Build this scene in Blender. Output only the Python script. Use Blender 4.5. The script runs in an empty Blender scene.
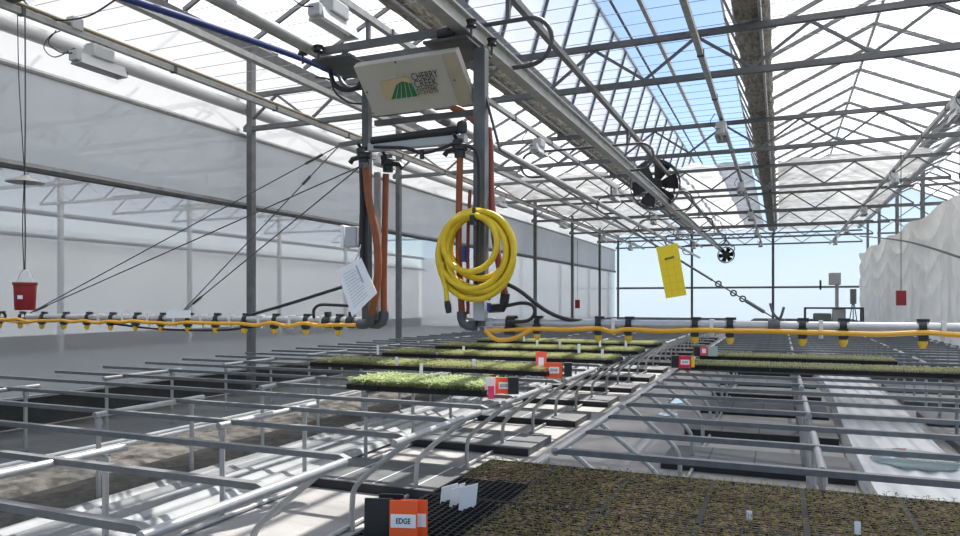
import bpy, bmesh, math, random
from mathutils import Vector, Matrix
random.seed(7)
S = bpy.context.scene
COL = S.collection
PI = math.pi
# ------------------------------------------------------------------ camera model
F, TH, HC = 712.7, math.atan2(300, 712.7), 1.22
sn, cs = math.sin(TH), math.cos(TH)
def P(u, v, Y):
    r = (u-480)/F; X = Y*(r*cs-sn)/(cs+r*sn); d = -X*sn+Y*cs
    return Vector((X, Y, HC+(301-v)*d/F))
def PX(u, v, X):
    r = (u-480)/F; Y = X*(cs+r*sn)/(r*cs-sn); d = -X*sn+Y*cs
    return Vector((X, Y, HC+(301-v)*d/F))
def PZ(u, v, z):
    d = F*(HC-z)/(v-301); r = (u-480)/F*d
    return Vector((r*cs-d*sn, r*sn+d*cs, z))
cam = bpy.data.objects.new('camera', bpy.data.cameras.new('camera'))
COL.objects.link(cam); S.camera = cam
cam.location = (0, 0, HC); cam.rotation_euler = (PI/2, 0, TH)
cam.data.sensor_width = 36; cam.data.lens = F/960*36; cam.data.shift_y = 33/960
cam.data.clip_start = .05; cam.data.clip_end = 500

# ------------------------------------------------------------------ materials
def mat(name, col, rough=.6, metal=0., noise=0., scale=8., col2=None, spec=.5, bump=0., bscale=40., stretch=None):
    m = bpy.data.materials.new(name); m.use_nodes = True
    nt = m.node_tree; b = nt.nodes['Principled BSDF']
    b.inputs['Base Color'].default_value = (*col, 1); b.inputs['Roughness'].default_value = rough
    b.inputs['Metallic'].default_value = metal; b.inputs['Specular IOR Level'].default_value = spec
    tc = nt.nodes.new('ShaderNodeTexCoord'); src = tc.outputs['Object']
    if stretch:
        mp = nt.nodes.new('ShaderNodeMapping'); mp.inputs['Scale'].default_value = stretch
        nt.links.new(src, mp.inputs[0]); src = mp.outputs[0]
    if noise or col2:
        n = nt.nodes.new('ShaderNodeTexNoise'); n.inputs['Scale'].default_value = scale; n.inputs['Detail'].default_value = 6
        nt.links.new(src, n.inputs['Vector'])
        cr = nt.nodes.new('ShaderNodeValToRGB')
        c2 = col2 or tuple(max(0, c*(1-noise)) for c in col)
        cr.color_ramp.elements[0].color = (*c2, 1); cr.color_ramp.elements[1].color = (*col, 1)
        cr.color_ramp.elements[0].position = .35; cr.color_ramp.elements[1].position = .65
        nt.links.new(n.outputs['Fac'], cr.inputs[0]); nt.links.new(cr.outputs[0], b.inputs['Base Color'])
    if bump:
        n2 = nt.nodes.new('ShaderNodeTexNoise'); n2.inputs['Scale'].default_value = bscale; n2.inputs['Detail'].default_value = 4
        nt.links.new(src, n2.inputs['Vector'])
        bp = nt.nodes.new('ShaderNodeBump'); bp.inputs['Strength'].default_value = bump; bp.inputs['Distance'].default_value = .02
        nt.links.new(n2.outputs['Fac'], bp.inputs['Height']); nt.links.new(bp.outputs[0], b.inputs['Normal'])
    return m
def sheet(name, col, trans=.3, gloss=0., refl=.4, tint=(1, 1, 1), rough=.15, lines=None, noise=0., nscale=6.):
    """plastic film or cloth: part clear, part light-scattering (both ways), part glossy"""
    m = bpy.data.materials.new(name); m.use_nodes = True
    nt = m.node_tree; nt.nodes.clear(); N = nt.nodes.new; L = nt.links.new
    out = N('ShaderNodeOutputMaterial')
    tl = N('ShaderNodeBsdfTranslucent'); df = N('ShaderNodeBsdfDiffuse'); tp = N('ShaderNodeBsdfTransparent')
    tl.inputs[0].default_value = (*col, 1); df.inputs[0].default_value = (*col, 1); tp.inputs[0].default_value = (*tint, 1)
    if lines or noise:
        tc = N('ShaderNodeTexCoord'); cr = N('ShaderNodeValToRGB')
        if lines:
            w = N('ShaderNodeTexWave'); w.bands_direction = lines[0]; w.inputs['Scale'].default_value = lines[1]; w.inputs['Distortion'].default_value = .3
            L(tc.outputs['Object'], w.inputs['Vector']); f = w.outputs['Fac']
        else:
            w = N('ShaderNodeTexNoise'); w.inputs['Scale'].default_value = nscale; w.inputs['Detail'].default_value = 5
            L(tc.outputs['Object'], w.inputs['Vector']); f = w.outputs['Fac']
        k = lines[2] if lines else noise
        cr.color_ramp.elements[0].color = (*[c*(1-k) for c in col], 1); cr.color_ramp.elements[1].color = (*col, 1)
        cr.color_ramp.elements[0].position = .3; cr.color_ramp.elements[1].position = .7
        L(f, cr.inputs[0]); L(cr.outputs[0], tl.inputs[0]); L(cr.outputs[0], df.inputs[0])
    a = N('ShaderNodeMixShader'); a.inputs[0].default_value = refl; L(tl.outputs[0], a.inputs[1]); L(df.outputs[0], a.inputs[2])
    b = N('ShaderNodeMixShader'); b.inputs[0].default_value = trans; L(a.outputs[0], b.inputs[1]); L(tp.outputs[0], b.inputs[2])
    last = b
    if gloss:
        g = N('ShaderNodeBsdfGlossy'); g.inputs['Roughness'].default_value = rough
        fr = N('ShaderNodeFresnel'); fr.inputs[0].default_value = 1.4
        mu = N('ShaderNodeMath'); mu.operation = 'MULTIPLY'; mu.inputs[1].default_value = gloss; L(fr.outputs[0], mu.inputs[0])
        c = N('ShaderNodeMixShader'); L(mu.outputs[0], c.inputs[0]); L(b.outputs[0], c.inputs[1]); L(g.outputs[0], c.inputs[2]); last = c
    L(last.outputs[0], out.inputs[0])
    return m
M = dict(
    steel=mat('galvanised_steel', (.135, .14, .145), .5, .3, .25, 9),
    dsteel=mat('weathered_steel', (.09, .095, .10), .5, .3, .3, 9),
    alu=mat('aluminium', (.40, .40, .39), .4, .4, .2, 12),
    bar=mat('bench_aluminium', (.16, .165, .17), .45, .35, .2, 20),
    wtube=mat('bright_tube', (.36, .36, .36), .32, .4, .15, 15),
    conc=mat('concrete', (.27, .265, .26), .75, 0, .35, 1.6, bump=.15, bscale=30),
    slab=mat('dark_slab', (.085, .09, .095), .55, 0, .35, 5, bump=.1),
    slabedge=mat('slab_edge', (.012, .012, .013), .6),
    fabric=mat('black_groundcloth', (.035, .037, .037), .5, 0, .5, 3, bump=.3, bscale=12),
    gravel=mat('gravel', (.36, .33, .28), .9, 0, .7, 9, bump=.5, bscale=60),
    soilbed=mat('dark_soil', (.07, .065, .055), .9, 0, .5, 14, bump=.6, bscale=40),
    black=mat('black_plastic', (.016, .016, .017), .45),
    rubber=mat('black_rubber', (.02, .02, .022), .55),
    tray=mat('tray_black', (.012, .012, .012), .6, spec=.25),
    soil=mat('potting_mix', (.28, .19, .11), .95, 0, .7, 60, bump=.8, bscale=200),
    orange=mat('orange_hose', (.27, .075, .022), .5, 0, .2, 10),
    red_hose=mat('red_hose', (.20, .035, .025), .5),
    feed=mat('amber_hose', (.80, .40, .03), .4),
    yhose=mat('yellow_hose', (.78, .55, .02), .42, 0, .15, 20),
    ytip=mat('yellow_nozzle', (.75, .45, .03), .45),
    blue=mat('blue_plastic', (.008, .03, .17), .4),
    sign=mat('sign_white', (.50, .475, .41), .45, 0, .12, 3),
    signtan=mat('tan_print', (.55, .42, .24), .6),
    signgreen=mat('green_print', (.01, .16, .07), .6),
    signblack=mat('black_print', (.05, .045, .03), .6),
    white=mat('white_plastic', (.82, .83, .84), .45),
    paper=mat('white_paper', (.85, .86, .88), .7),
    lampw=mat('lamp_white', (.48, .49, .50), .4, .1),
    grey=mat('grey_box', (.42, .43, .44), .5),
    dgrey=mat('dark_grey_box', (.16, .18, .17), .5),
    redp=mat('red_plastic', (.25, .008, .014), .4),
    tag_o=mat('orange_card', (.93, .115, .02), .5),
    ycard=mat('yellow_card', (.93, .66, .01), .4),
    ycardl=mat('yellow_card_line', (.80, .52, .01), .5),
    stem=mat('seedling_stem', (.28, .30, .09), .6),
    armtube=mat('boom_tube', (.52, .53, .55), .3, .35, .12, 15),
    pipew=mat('white_pipe', (.75, .75, .73), .4),
    wire=mat('wire_rope', (.09, .09, .09), .5, .5),
    mono=mat('monofilament', (.28, .29, .34), .5),
    bundle=mat('gathered_screen', (.36, .33, .27), .9, 0, .6, 30, bump=.9, bscale=60, stretch=(1, .25, 1)),
    brass=mat('tan_tube', (.26, .22, .15), .5, .2),
    farm=mat('field_ground', (.3, .33, .22), .9),
)
def leafmat(name, col, col2):
    m = sheet(name, col, 0, 0, .5)
    return m
M['leaf_bright'] = leafmat('leaf_bright', (.40, .47, .25), 0)
M['leaf_pale'] = leafmat('leaf_pale', (.33, .355, .17), 0)
M['leaf_dull'] = leafmat('leaf_dull', (.43, .45, .25), 0)
M['leaf_near'] = leafmat('leaf_near', (.24, .23, .075), 0)
M['milky'] = sheet('milky_glazing', (.96, .955, .94), .13, .3, .12, (1, .99, .97))
M['clear'] = sheet('clear_glazing', (.8, .88, .95), .92, .5, .3)
M['sidewall'] = sheet('side_polycarbonate', (.43, .44, .45), .54, .9, .35, (.9, .94, .97), .12)
M['endwall'] = sheet('end_polycarbonate', (.36, .44, .52), .16, .4, .3, (.93, .97, 1))
M['curtain'] = sheet('rollup_curtain', (.54, .57, .60), .06, .6, .45, (1, 1, 1), .3, noise=.1, nscale=1.5)
M['cloth'] = sheet('white_cloth', (.72, .70, .66), .02, 0, .5, noise=.12, nscale=2)
M['screen'] = sheet('woven_screen', (.60, .60, .59), .10, 0, .3, noise=.5, nscale=2.2)
M['plastic'] = sheet('white_sheeting', (.30, .31, .32), .0, 1.0, .85, rough=.22, lines=('X', 1.7, .45))  # wave bands paint the long highlight streaks into the colour
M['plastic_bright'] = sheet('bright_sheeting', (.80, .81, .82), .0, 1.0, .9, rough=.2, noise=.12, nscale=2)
M['water'] = sheet('shallow_water', (.76, .95, .95), .10, 2.2, .9, (.7, .92, .92), .03)  # pale diffuse colour stands in for the bright reflection on the water

# ------------------------------------------------------------------ mesh builder
class MB:
    def __init__(s): s.v = []; s.f = []
    def add(s, vs, fs):
        b = len(s.v); s.v += [tuple(v) for v in vs]; s.f += [tuple(b+i for i in f) for f in fs]; return s
    def box(s, c, sz, rot=None):
        x, y, z = (q/2 for q in sz); pts = [Vector(p) for p in ((-x,-y,-z),(x,-y,-z),(x,y,-z),(-x,y,-z),(-x,-y,z),(x,-y,z),(x,y,z),(-x,y,z))]
        if rot is not None: pts = [rot @ p for p in pts]
        c = Vector(c)
        return s.add([p+c for p in pts], [(0,3,2,1),(4,5,6,7),(0,1,5,4),(1,2,6,5),(2,3,7,6),(3,0,4,7)])
    def bar(s, a, b, w, h, up=(0,0,1)):
        a, b = Vector(a), Vector(b); d = (b-a); L = d.length; d.normalize()
        up = Vector(up)
        if abs(d.dot(up)) > .98: up = Vector((1,0,0))
        x = d.cross(up).normalized(); z = x.cross(d)
        R = Matrix((x, d, z)).transposed()
        return s.box((a+b)/2, (w, L, h), R)
    def tube(s, pts, r, n=8, cap=True):
        pts = [Vector(p) for p in pts]; k = len(pts); vs = []
        t0 = (pts[1]-pts[0]).normalized()
        ref = Vector((0,0,1)) if abs(t0.z) < .9 else Vector((1,0,0))
        x = t0.cross(ref).normalized()
        for i, p in enumerate(pts):
            t = (pts[min(i+1,k-1)]-pts[max(i-1,0)])
            t = t.normalized() if t.length > 1e-9 else t0
            x = (x - t*x.dot(t)).normalized(); y = t.cross(x)
            rr = r[i] if isinstance(r, (list, tuple)) else r
            vs += [p+(x*math.cos(2*PI*j/n)+y*math.sin(2*PI*j/n))*rr for j in range(n)]
        fs = [(i*n+j, i*n+(j+1)%n, (i+1)*n+(j+1)%n, (i+1)*n+j) for i in range(k-1) for j in range(n)]
        if cap: fs += [tuple(reversed(range(n))), tuple((k-1)*n+j for j in range(n))]
        return s.add(vs, fs)
    def lathe(s, c, prof, n=20, axis=None):
        c = Vector(c); R = Matrix.Identity(3) if axis is None else Vector((0,0,1)).rotation_difference(Vector(axis)).to_matrix()
        vs = [c+R@Vector((r*math.cos(2*PI*j/n), r*math.sin(2*PI*j/n), z)) for r, z in prof for j in range(n)]
        k = len(prof)
        fs = [(i*n+j, i*n+(j+1)%n, (i+1)*n+(j+1)%n, (i+1)*n+j) for i in range(k-1) for j in range(n)]
        return s.add(vs, fs)
    def quad(s, a, b, c, d): return s.add([a,b,c,d], [(0,1,2,3)])
    def slab(s, a, b, c, d, t):
        """a thin plate: four corners and a thickness vector"""
        t = Vector(t); q = [Vector(p) for p in (a,b,c,d)]
        return s.add(q+[p+t for p in q], [(0,3,2,1),(4,5,6,7),(0,1,5,4),(1,2,6,5),(2,3,7,6),(3,0,4,7)])
    def mesh(s, name, m, smooth=False, bevel=0):
        me = bpy.data.meshes.new(name); me.from_pydata(s.v, [], s.f); me.update()
        if bevel:
            bm = bmesh.new(); bm.from_mesh(me); bmesh.ops.bevel(bm, geom=bm.edges[:], offset=bevel, segments=2, affect='EDGES', profile=.6); bm.to_mesh(me); bm.free()
        me.materials.append(M[m] if isinstance(m, str) else m)
        if smooth:
            me.polygons.foreach_set('use_smooth', [True]*len(me.polygons))
            me.set_sharp_from_angle(angle=math.radians(40))
        return me
    def build(s, name, m, parent=None, smooth=False, bevel=0):
        return link(name, s.mesh(name, m, smooth, bevel), parent)
def link(name, me, parent=None, loc=None):
    o = bpy.data.objects.new(name, me); COL.objects.link(o)
    if parent is not None: o.parent = parent
    if loc is not None: o.location = loc
    return o
def tag(o, label, cat, group=None, kind='thing'):
    o['label'] = label; o['category'] = cat; o['kind'] = kind
    if group: o['group'] = group
    return o
def struct(o, label, cat): return tag(o, label, cat, None, 'structure')
def thing(name, label, cat, loc=(0,0,0), group=None, rz=0):
    o = link(name, None, None, loc); o.rotation_euler = (0,0,rz); o.empty_display_size = .1
    return tag(o, label, cat, group)
def sub(root, mb):
    """shift world-space builder points into a root's local frame (unrotated root)"""
    L = root.location; mb.v = [(x-L.x, y-L.y, z-L.z) for x, y, z in mb.v]; return mb
def copy_tree(o, loc, label=None):
    c = o.copy(); COL.objects.link(c); c.location = loc
    if label: c['label'] = label
    for ch in [x for x in BYPARENT.get(o.name, [])]:
        d = ch.copy(); COL.objects.link(d); d.parent = c
        for g in BYPARENT.get(ch.name, []):
            e = g.copy(); COL.objects.link(e); e.parent = d
    return c
BYPARENT = {}
def reg(o):
    BYPARENT[o.name] = list(o.children)
    for c in o.children: BYPARENT[c.name] = list(c.children)
    return o
ORD = 'first second third fourth fifth sixth seventh eighth ninth tenth eleventh twelfth thirteenth fourteenth fifteenth sixteenth'.split()
def smooth_path(pts, n=8):
    """Catmull-Rom through points"""
    p = [Vector(q) for q in pts]; p = [2*p[0]-p[1]]+p+[2*p[-1]-p[-2]]; out = []
    for i in range(1, len(p)-2):
        for k in range(n):
            t = k/n; a,b,c,d = p[i-1:i+3]
            out.append(.5*((2*b)+(c-a)*t+(2*a-5*b+4*c-d)*t*t+(3*b-a-3*c+d)*t**3))
    out.append(p[-2]); return out

Y0, YE = -2.0, 31.35
GZ, RZ = 4.77, 5.52                    # gutter and ridge heights
CL, CU = 3.52, 3.96                    # truss chords
XL, XR = -6.65, 2.95
TY = [3.6+4*k for k in range(7)] + [YE-.3]
# ------------------------------------------------------------------ setting
fl = MB(); fl.slab((-22,-4,-.2),(9,-4,-.2),(9,YE+8,-.2),(-22,YE+8,-.2),(0,0,.2))
struct(fl.build('floor','conc'), 'grey concrete floor under the benches and aisle', 'floor')
XW = XL-.09
wl = MB(); wl.quad((XW,Y0,.28),(XW,YE,.28),(XW,YE,3.40),(XW,Y0,3.40))
wl = struct(wl.build('wall_left','sidewall'), 'tall pale translucent plastic side wall behind the hanging red bucket', 'wall')
k = MB(); k.slab((XW,Y0,0),(XW,YE,0),(XW,YE,.28),(XW,Y0,.28),(-.05,0,0)); k.build('knee_wall','fabric',wl)
k = MB(); k.quad((XW,Y0,3.40),(XW,YE,3.40),(XW,YE,GZ+.02),(XW,Y0,GZ+.02)); k.build('upper_film','milky',wl)
k = MB(); k.bar((XW+.03,Y0,.29),(XW+.03,YE,.29),.04,.025); k.build('base_rail','wtube',wl)
we = MB(); we.quad((-16.3,YE,0),(6.2,YE,0),(6.2,YE,5.6),(-16.3,YE,5.6))
we = struct(we.build('wall_end','endwall'), 'bright bluish white translucent end wall', 'wall')
k = MB(); k.tube([(XL,YE-.06,1.78),(XR,YE-.06,1.78)],.045); k.build('girt_pipe','steel',we)
k = MB(); k.tube([(-.26,YE-.12,0),(-.26,YE-.12,CU)],.05); k.build('mullion_post','dsteel',we)
k = MB(); k.tube([(-3.43,YE-.12,0),(-3.43,YE-.12,CU)],.05); k.build('mullion_post','dsteel',we)
# neighbouring house beyond the side wall
k = MB(); k.slab((-16.3,Y0,.001),(XL-.1,Y0,.001),(XL-.1,YE,.001),(-16.3,YE,.001),(0,0,.012)); struct(k.build('floor_neighbour','fabric'),'dark floor of the adjoining house beyond the side wall','floor')
wn = MB(); wn.slab((-16.35,Y0,.0),(-16.35,YE,.0),(-16.35,YE,2.9),(-16.35,Y0,2.9),(-.05,0,0))
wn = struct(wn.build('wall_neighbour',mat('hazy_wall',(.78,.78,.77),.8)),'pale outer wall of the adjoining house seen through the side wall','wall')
k = MB(); k.quad((-16.36,Y0,2.9),(-16.36,YE,2.9),(-24,YE,6.5),(-24,Y0,6.5)); k.build('upper_film','milky',wn)  # stands for the next roof, slanted to catch the sun and look bright
k = MB(); k.slab((-16.3,Y0,0),(-16.3,YE,0),(-16.3,YE,.4),(-16.3,Y0,.4),(-.05,0,0)); k.build('knee_wall','fabric',wn)  # dark band added so the side wall seen before it darkens towards its foot
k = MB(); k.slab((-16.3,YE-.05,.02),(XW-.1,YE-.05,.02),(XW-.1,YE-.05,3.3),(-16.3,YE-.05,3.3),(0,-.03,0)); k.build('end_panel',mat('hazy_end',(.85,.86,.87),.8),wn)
k = MB(); k.tube([(-16.1,Y0,3.3),(-16.1,YE-.2,3.3)],.06,8); k.tube([(-16.1,Y0,2.75),(-16.1,YE-.2,2.75)],.05,8); k.build('side_tube','steel',wn)
# roof slopes: ceiling sheets with rafters
def slope(xg, xr, mname, label, rafters=True, upto=1.0, y0=Y0, stp=1.18, ztop=None, cap=True):
    """glazing sheet from gutter towards the ridge"""
    xm = xg+(xr-xg)*upto; zm = GZ+(RZ-GZ)*upto if ztop is None else ztop
    b = MB(); b.quad((xg,y0,GZ),(xm,y0,zm),(xm,YE,zm),(xg,YE,GZ))
    o = struct(b.build('ceiling',mname), label, 'roof glazing')
    if rafters:
        rm = MB(); rm.bar((xg,0,GZ-.03),(xm,0,zm-.03),.035,.055); rme = rm.mesh('rafter','steel')
        y = y0+.3
        while y < YE-.1:
            r = link('rafter', rme, o, (0,y,0)); y += stp
    if cap: p = MB(); p.bar((xm,y0,zm-.035),(xm,YE,zm-.035),.04,.05); p.build('edge_purlin','alu',o)
    return o
slope(-6.65,-5.05,'milky','milky roof slope rising from the side wall gutter')
slope(-3.45,-5.05,'milky','milky roof slope falling from the side ridge to the gutter above the boom rails',cap=False)
slope(-3.45,-2.95,'milky','steeply opened milky roof panel with dark rafters beside the blue sky gap',ztop=6.44)
slope(-.25,-.92,'milky','steeply opened roof panel above the brown gathered screen',ztop=6.40)
slope(-.25,1.35,'milky','white roof slope rising from the brown gathered screen to the ridge')
slope(2.95,1.35,'milky','white roof slope falling to the draped cloth side',cap=False)
slope(2.95,4.55,'milky','milky roof slope of the adjoining house above the draped cloth',y0=6)
slope(6.15,4.55,'milky','outermost milky roof slope beyond the draped cloth',y0=6,cap=False)
for i,x in enumerate((-16.25,-13.05,-9.85)):
    slope(x,x+1.6,'milky','milky roof slope of the house behind the side wall, rising part %s'%ORD[i],stp=2.0)
    slope(x+3.2,x+1.6,'milky','milky roof slope of the house behind the side wall, falling part %s'%ORD[i],stp=2.0,cap=False)
b = MB(); b.bar((-1.85,Y0,RZ),(-1.85,YE,RZ),.06,.06)
o = tag(b.build('ridge_beam','alu'),'pale ridge beam crossing the open blue sky gap','beam')
b = MB(); b.tube([(-2.1,Y0,5.25),(-2.1,YE,5.25)],.02); tag(b.build('vent_shaft','dsteel'),'thin dark vent shaft just beneath the open ridge','shaft')
b = MB(); b.bar((-.25,Y0,GZ-.05),(-.25,YE,GZ-.05),.05,.05)
# gutters
for x, lab in ((XL,'grey gutter along the top of the pale side wall'),(-3.45,'grey roof gutter above the boom rails'),(-.25,'grey roof gutter above the brown gathered screen'),(XR,'grey roof gutter above the draped white cloth')):
    g = MB()
    for a,bb in (((-.09,-.09),(-.06,-.20)),((-.06,-.20),(.06,-.20)),((.06,-.20),(.09,-.09))):
        g.slab((x+a[0],Y0,GZ+a[1]),(x+bb[0],Y0,GZ+bb[1]),(x+bb[0],YE,GZ+bb[1]),(x+a[0],YE,GZ+a[1]),(0,0,.01))
    tag(g.build('roof_gutter','steel'),lab,'gutter','roof gutters')

# trusses
def truss(y, x0, x1, lab, group, mname='steel', stubs=True):
    t = thing('roof_truss',lab,'truss',(0,y,0),group)
    b = MB(); b.bar((x0,0,CU),(x1,0,CU),.06,.06); b.build('top_chord',mname,t)
    b = MB(); b.bar((x0,0,CL),(x1,0,CL),.06,.06); b.build('bottom_chord',mname,t)
    n = round((x1-x0)/1.0667); p = (x1-x0)/n
    up = MB(); up.bar((0,0,CL+.03),(p/2,0,CU-.03),.028,.028); um = up.mesh('brace',mname)
    dn = MB(); dn.bar((p/2,0,CU-.03),(p,0,CL+.03),.028,.028); dm = dn.mesh('brace',mname)
    for i in range(n):
        link('brace',um,t,(x0+i*p,0,0)); link('brace',dm,t,(x0+i*p,0,0))
    if stubs:
        sb = MB(); sb.box((0,0,(CU+.03+GZ-.21)/2),(.06,.06,GZ-.21-CU-.03)); sm = sb.mesh('gutter_stub',mname)
        x = x0+3.2
        while x < x1-.1: link('gutter_stub',sm,t,(x,0,0)); x += 3.2
        for xr in () if True else (x0+1.6+3.2*i for i in range(round((x1-x0)/3.2))):
            if abs(xr+1.85) < .1: continue
            for s_ in (-1,1):
                q = MB(); q.bar((xr,0,CU+.03),(xr+s_*.8,0,GZ+.30),.028,.028); q.build('roof_strut',mname,t)
    return t
nT = len(TY)
for i,y in enumerate(TY):
    truss(y, XL+.02, XR-.02, 'zigzag steel roof truss, %s counted from the bright end wall'%ORD[nT-1-i], 'roof trusses across the house')
for i,y in enumerate((3.6,7.6,9.6,11.6,13.6,15.6,19.6,23.6)):
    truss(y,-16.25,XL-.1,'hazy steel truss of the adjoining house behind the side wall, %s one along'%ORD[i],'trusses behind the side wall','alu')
for i,y in enumerate((15.6,19.6,23.6,27.6)):
    truss(y,XR+.1,6.1,'steel truss of the adjoining house above the draped cloth, %s one along'%ORD[i],'trusses above the draped cloth')
# posts
pm = MB(); pm.box((0,0,(GZ-.22)/2),(.085,.085,GZ-.22)); pme = pm.mesh('steel_post','steel')
for i,y in enumerate(TY[1:]):
    o = link('steel_post',pme,None,(XL+.13,y,0)); tag(o,'grey steel post standing along the pale side wall, %s counted from the end wall'%ORD[len(TY)-2-i],'post','posts along the side wall')
for i,y in enumerate(TY[3:]):
    o = link('steel_post',pme,None,(XR+.16,y,0)); tag(o,'grey steel post rising behind the draped white cloth, %s counted from the end wall'%ORD[len(TY)-4-i],'post','posts along the draped cloth')
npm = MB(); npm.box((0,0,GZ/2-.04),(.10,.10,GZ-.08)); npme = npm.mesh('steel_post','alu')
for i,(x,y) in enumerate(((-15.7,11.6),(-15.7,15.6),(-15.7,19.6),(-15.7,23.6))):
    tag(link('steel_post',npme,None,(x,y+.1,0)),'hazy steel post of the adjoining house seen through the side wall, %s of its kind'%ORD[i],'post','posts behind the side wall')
# screens
def bundle(x, w, h, lab):
    b = MB(); n = 160; rows = []
    for i in range(n+1):
        y = Y0+.2+(YE-.4-Y0)*i/n; ring = []
        for j in range(10):
            a = 2*PI*j/10; k2 = 1+.03*math.sin(i*1.7+j*2.1)+.05*random.uniform(-1,1)
            ring.append((x+w/2*math.cos(a)*k2, y, 4.04+h/2+h/2*math.sin(a)*(1+.1*random.uniform(-1,1))))
        rows.append(ring)
    vs = [v for r in rows for v in r]
    fs = [(i*10+j,i*10+(j+1)%10,(i+1)*10+(j+1)%10,(i+1)*10+j) for i in range(n) for j in range(10)]
    b.add(vs,fs); o = tag(b.build('gathered_screen','bundle',None,True),lab,'shade screen','gathered shade screens')
    for y in (2,8,14,20,26):
        pass
    t = MB(); t.tube([(x+w*.25,Y0,4.02),(x+w*.25,YE-.3,4.02)],.018,6); t.build('drive_tube','alu',o)
bundle(-3.40,.30,.20,'brown gathered shade screen running above the boom rails')
bundle(-.27,.36,.22,'wide brown gathered shade screen running beneath the middle gutter')
def screen(x0, x1, lab, ya=15.65):
    nx, ny = 26, 110; b = MB(); vs = []
    for i in range(ny+1):
        y = ya+(YE-.25-ya)*i/ny
        for j in range(nx+1):
            x = x0+(x1-x0)*j/nx
            z = 4.10+.035*math.sin(x*9+2*math.sin(y*.7))+.02*math.sin(y*5.5+math.sin(x*3))-.05*math.sin((y-ya)/4*PI)**2+random.uniform(0,.012)
            vs.append((x,y+(.12*math.sin(x*5)+.06*math.sin(x*13) if i==0 else 0),z))
    b.add(vs,[(i*(nx+1)+j,i*(nx+1)+j+1,(i+1)*(nx+1)+j+1,(i+1)*(nx+1)+j) for i in range(ny) for j in range(nx)])
    tag(b.build('spread_screen','screen',None,True),lab,'shade screen','spread white shade screens')
screen(-6.55,-3.62,'spread white woven screen over the trusses beside the side wall')
screen(-3.18,-.56,'spread greyish woven screen over the trusses beyond the fan')
screen(-.04,2.70,'spread white woven screen over the trusses beside the draped cloth')
# roll-up curtain on the side wall
b = MB(); n = 40; vs = []
for i in range(n+1):
    y = Y0+(YE-.3-Y0)*i/n
    for j,z in enumerate((2.52,2.8,3.1,3.42)): vs.append((-6.66+.012*math.sin(y*1.3+z*2), y, z))
b.add(vs,[(i*4+j,(i+1)*4+j,(i+1)*4+j+1,i*4+j+1) for i in range(n) for j in range(3)])
rc = tag(b.build('rollup_curtain','curtain',None,True),'blue-grey roll-up curtain across the upper side wall','curtain')
b = MB(); b.tube([(-6.645,Y0,2.5),(-6.645,YE-.3,2.5)],.045); b.build('roller_tube','steel',rc,True)
b = MB(); b.tube([(-6.645,Y0,3.44),(-6.645,YE-.3,3.44)],.03); b.build('top_rail','alu',rc,True)
b = MB(); b.tube([(-6.645,Y0,3.80),(-6.645,YE-.3,3.80)],.075,12); tag(b.build('side_tube','grey',None,True),'thick grey tube running above the roll-up curtain','tube')
# draped cloth
b = MB(); vs = []; ya,yb,nz,ny = 10.,YE-.2,36,230
for i in range(ny+1):
    y = ya+(yb-ya)*i/ny; ph = ((y-3.6)%4)/4; e = abs(ph-.5)*2
    for j in range(nz+1):
        t = j/nz; z = .05+t*(3.12-.05)
        z2 = z-(.10*(1-e*e))*t**4
        pz = z*10-(ph-.5)**2*22+.9*math.sin(y*.7)+.5*math.sin(z*2.3+y*2); sw = (1-2*abs(math.sin(pz/2)))*.05*(1-e**6)*(.25+t*t)
        vv = .03*math.sin(y*14+z*.8)*(1-t)+.02*math.sin(y*23+z*3)
        vs.append((XR-.08+sw+vv+.05*(e**16), y, z2))
b.add(vs,[(i*(nz+1)+j,(i+1)*(nz+1)+j,(i+1)*(nz+1)+j+1,i*(nz+1)+j+1) for i in range(ny) for j in range(nz)])
tag(b.build('draped_cloth','cloth',None,True),'wrinkled off-white cloth draped along the side opposite the roll-up curtain','curtain')
b = MB(); b.tube([(XR-.13,8,4.09),(XR-.13,YE-.3,4.09)],.075,12); tag(b.build('screen_roll','grey',None,True),'thick pale roll running above the draped cloth','tube')
b = MB(); b.tube(smooth_path([PX(860,236,2.6),PX(905,240,2.6)+Vector((0,0,-.03)),PX(975,262,2.6)]),.02,6); tag(b.build('sagging_cable','wire'),'dark cable sagging in front of the draped cloth','cable')
# support wires for the screen
wt = thing('screen_wire_set','thin monofilament wires strung crosswise above the trusses','wire')
w = MB(); w.tube([(XL+.2,0,3.9955),(XR-.2,0,3.9955)],.0035,4); wm = w.mesh('wire','mono')
y = 2.9
while y < 15.6: link('wire',wm,wt,(0,y,0)); y += .33
# longitudinal tubes
def rail(x, z, r, m, name, lab, cat, group=None, sq=None, y0=Y0, y1=YE-.3, clamp=True):
    b = MB()
    if sq: b.bar((x,y0,z),(x,y1,z),sq[0],sq[1])
    else: b.tube([(x,y0,z),(x,y1,z)],r,10)
    o = tag(b.build(name,m,None,not sq),lab,cat,group)
    return o
LRX = (-5.4,-3.0,-.66,1.79)
LRN = ('near the pale side wall','above the boom rails','under the open sky gap','near the draped cloth')
for x,nm in zip(LRX,LRN):
    o = rail(x,3.455,0,'alu','lamp_rail','pale strut rail carrying grow lamps %s'%nm,'rail','lamp rails',(.05,.05))
    cb = MB(); cb.box((0,0,0),(.062,.03,.062)); cbm = cb.mesh('clip','dsteel')
    for yy in [2.2+1.5*i for i in range(12)]: link('clip',cbm,o,(x,yy,3.455))
rail(-5.40,3.51,.017,'brass','conduit','tan conduit resting above the lamp rail near the side wall','pipe',y0=2)
rail(-5.05,3.74,0,'alu','support_beam','pale slotted beam above the tan conduit','beam',None,(.08,.06))
rail(-1.82,3.455,0,'steel','hanger_beam','grey beam that carries the boom rail hangers','beam',None,(.05,.05))
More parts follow.
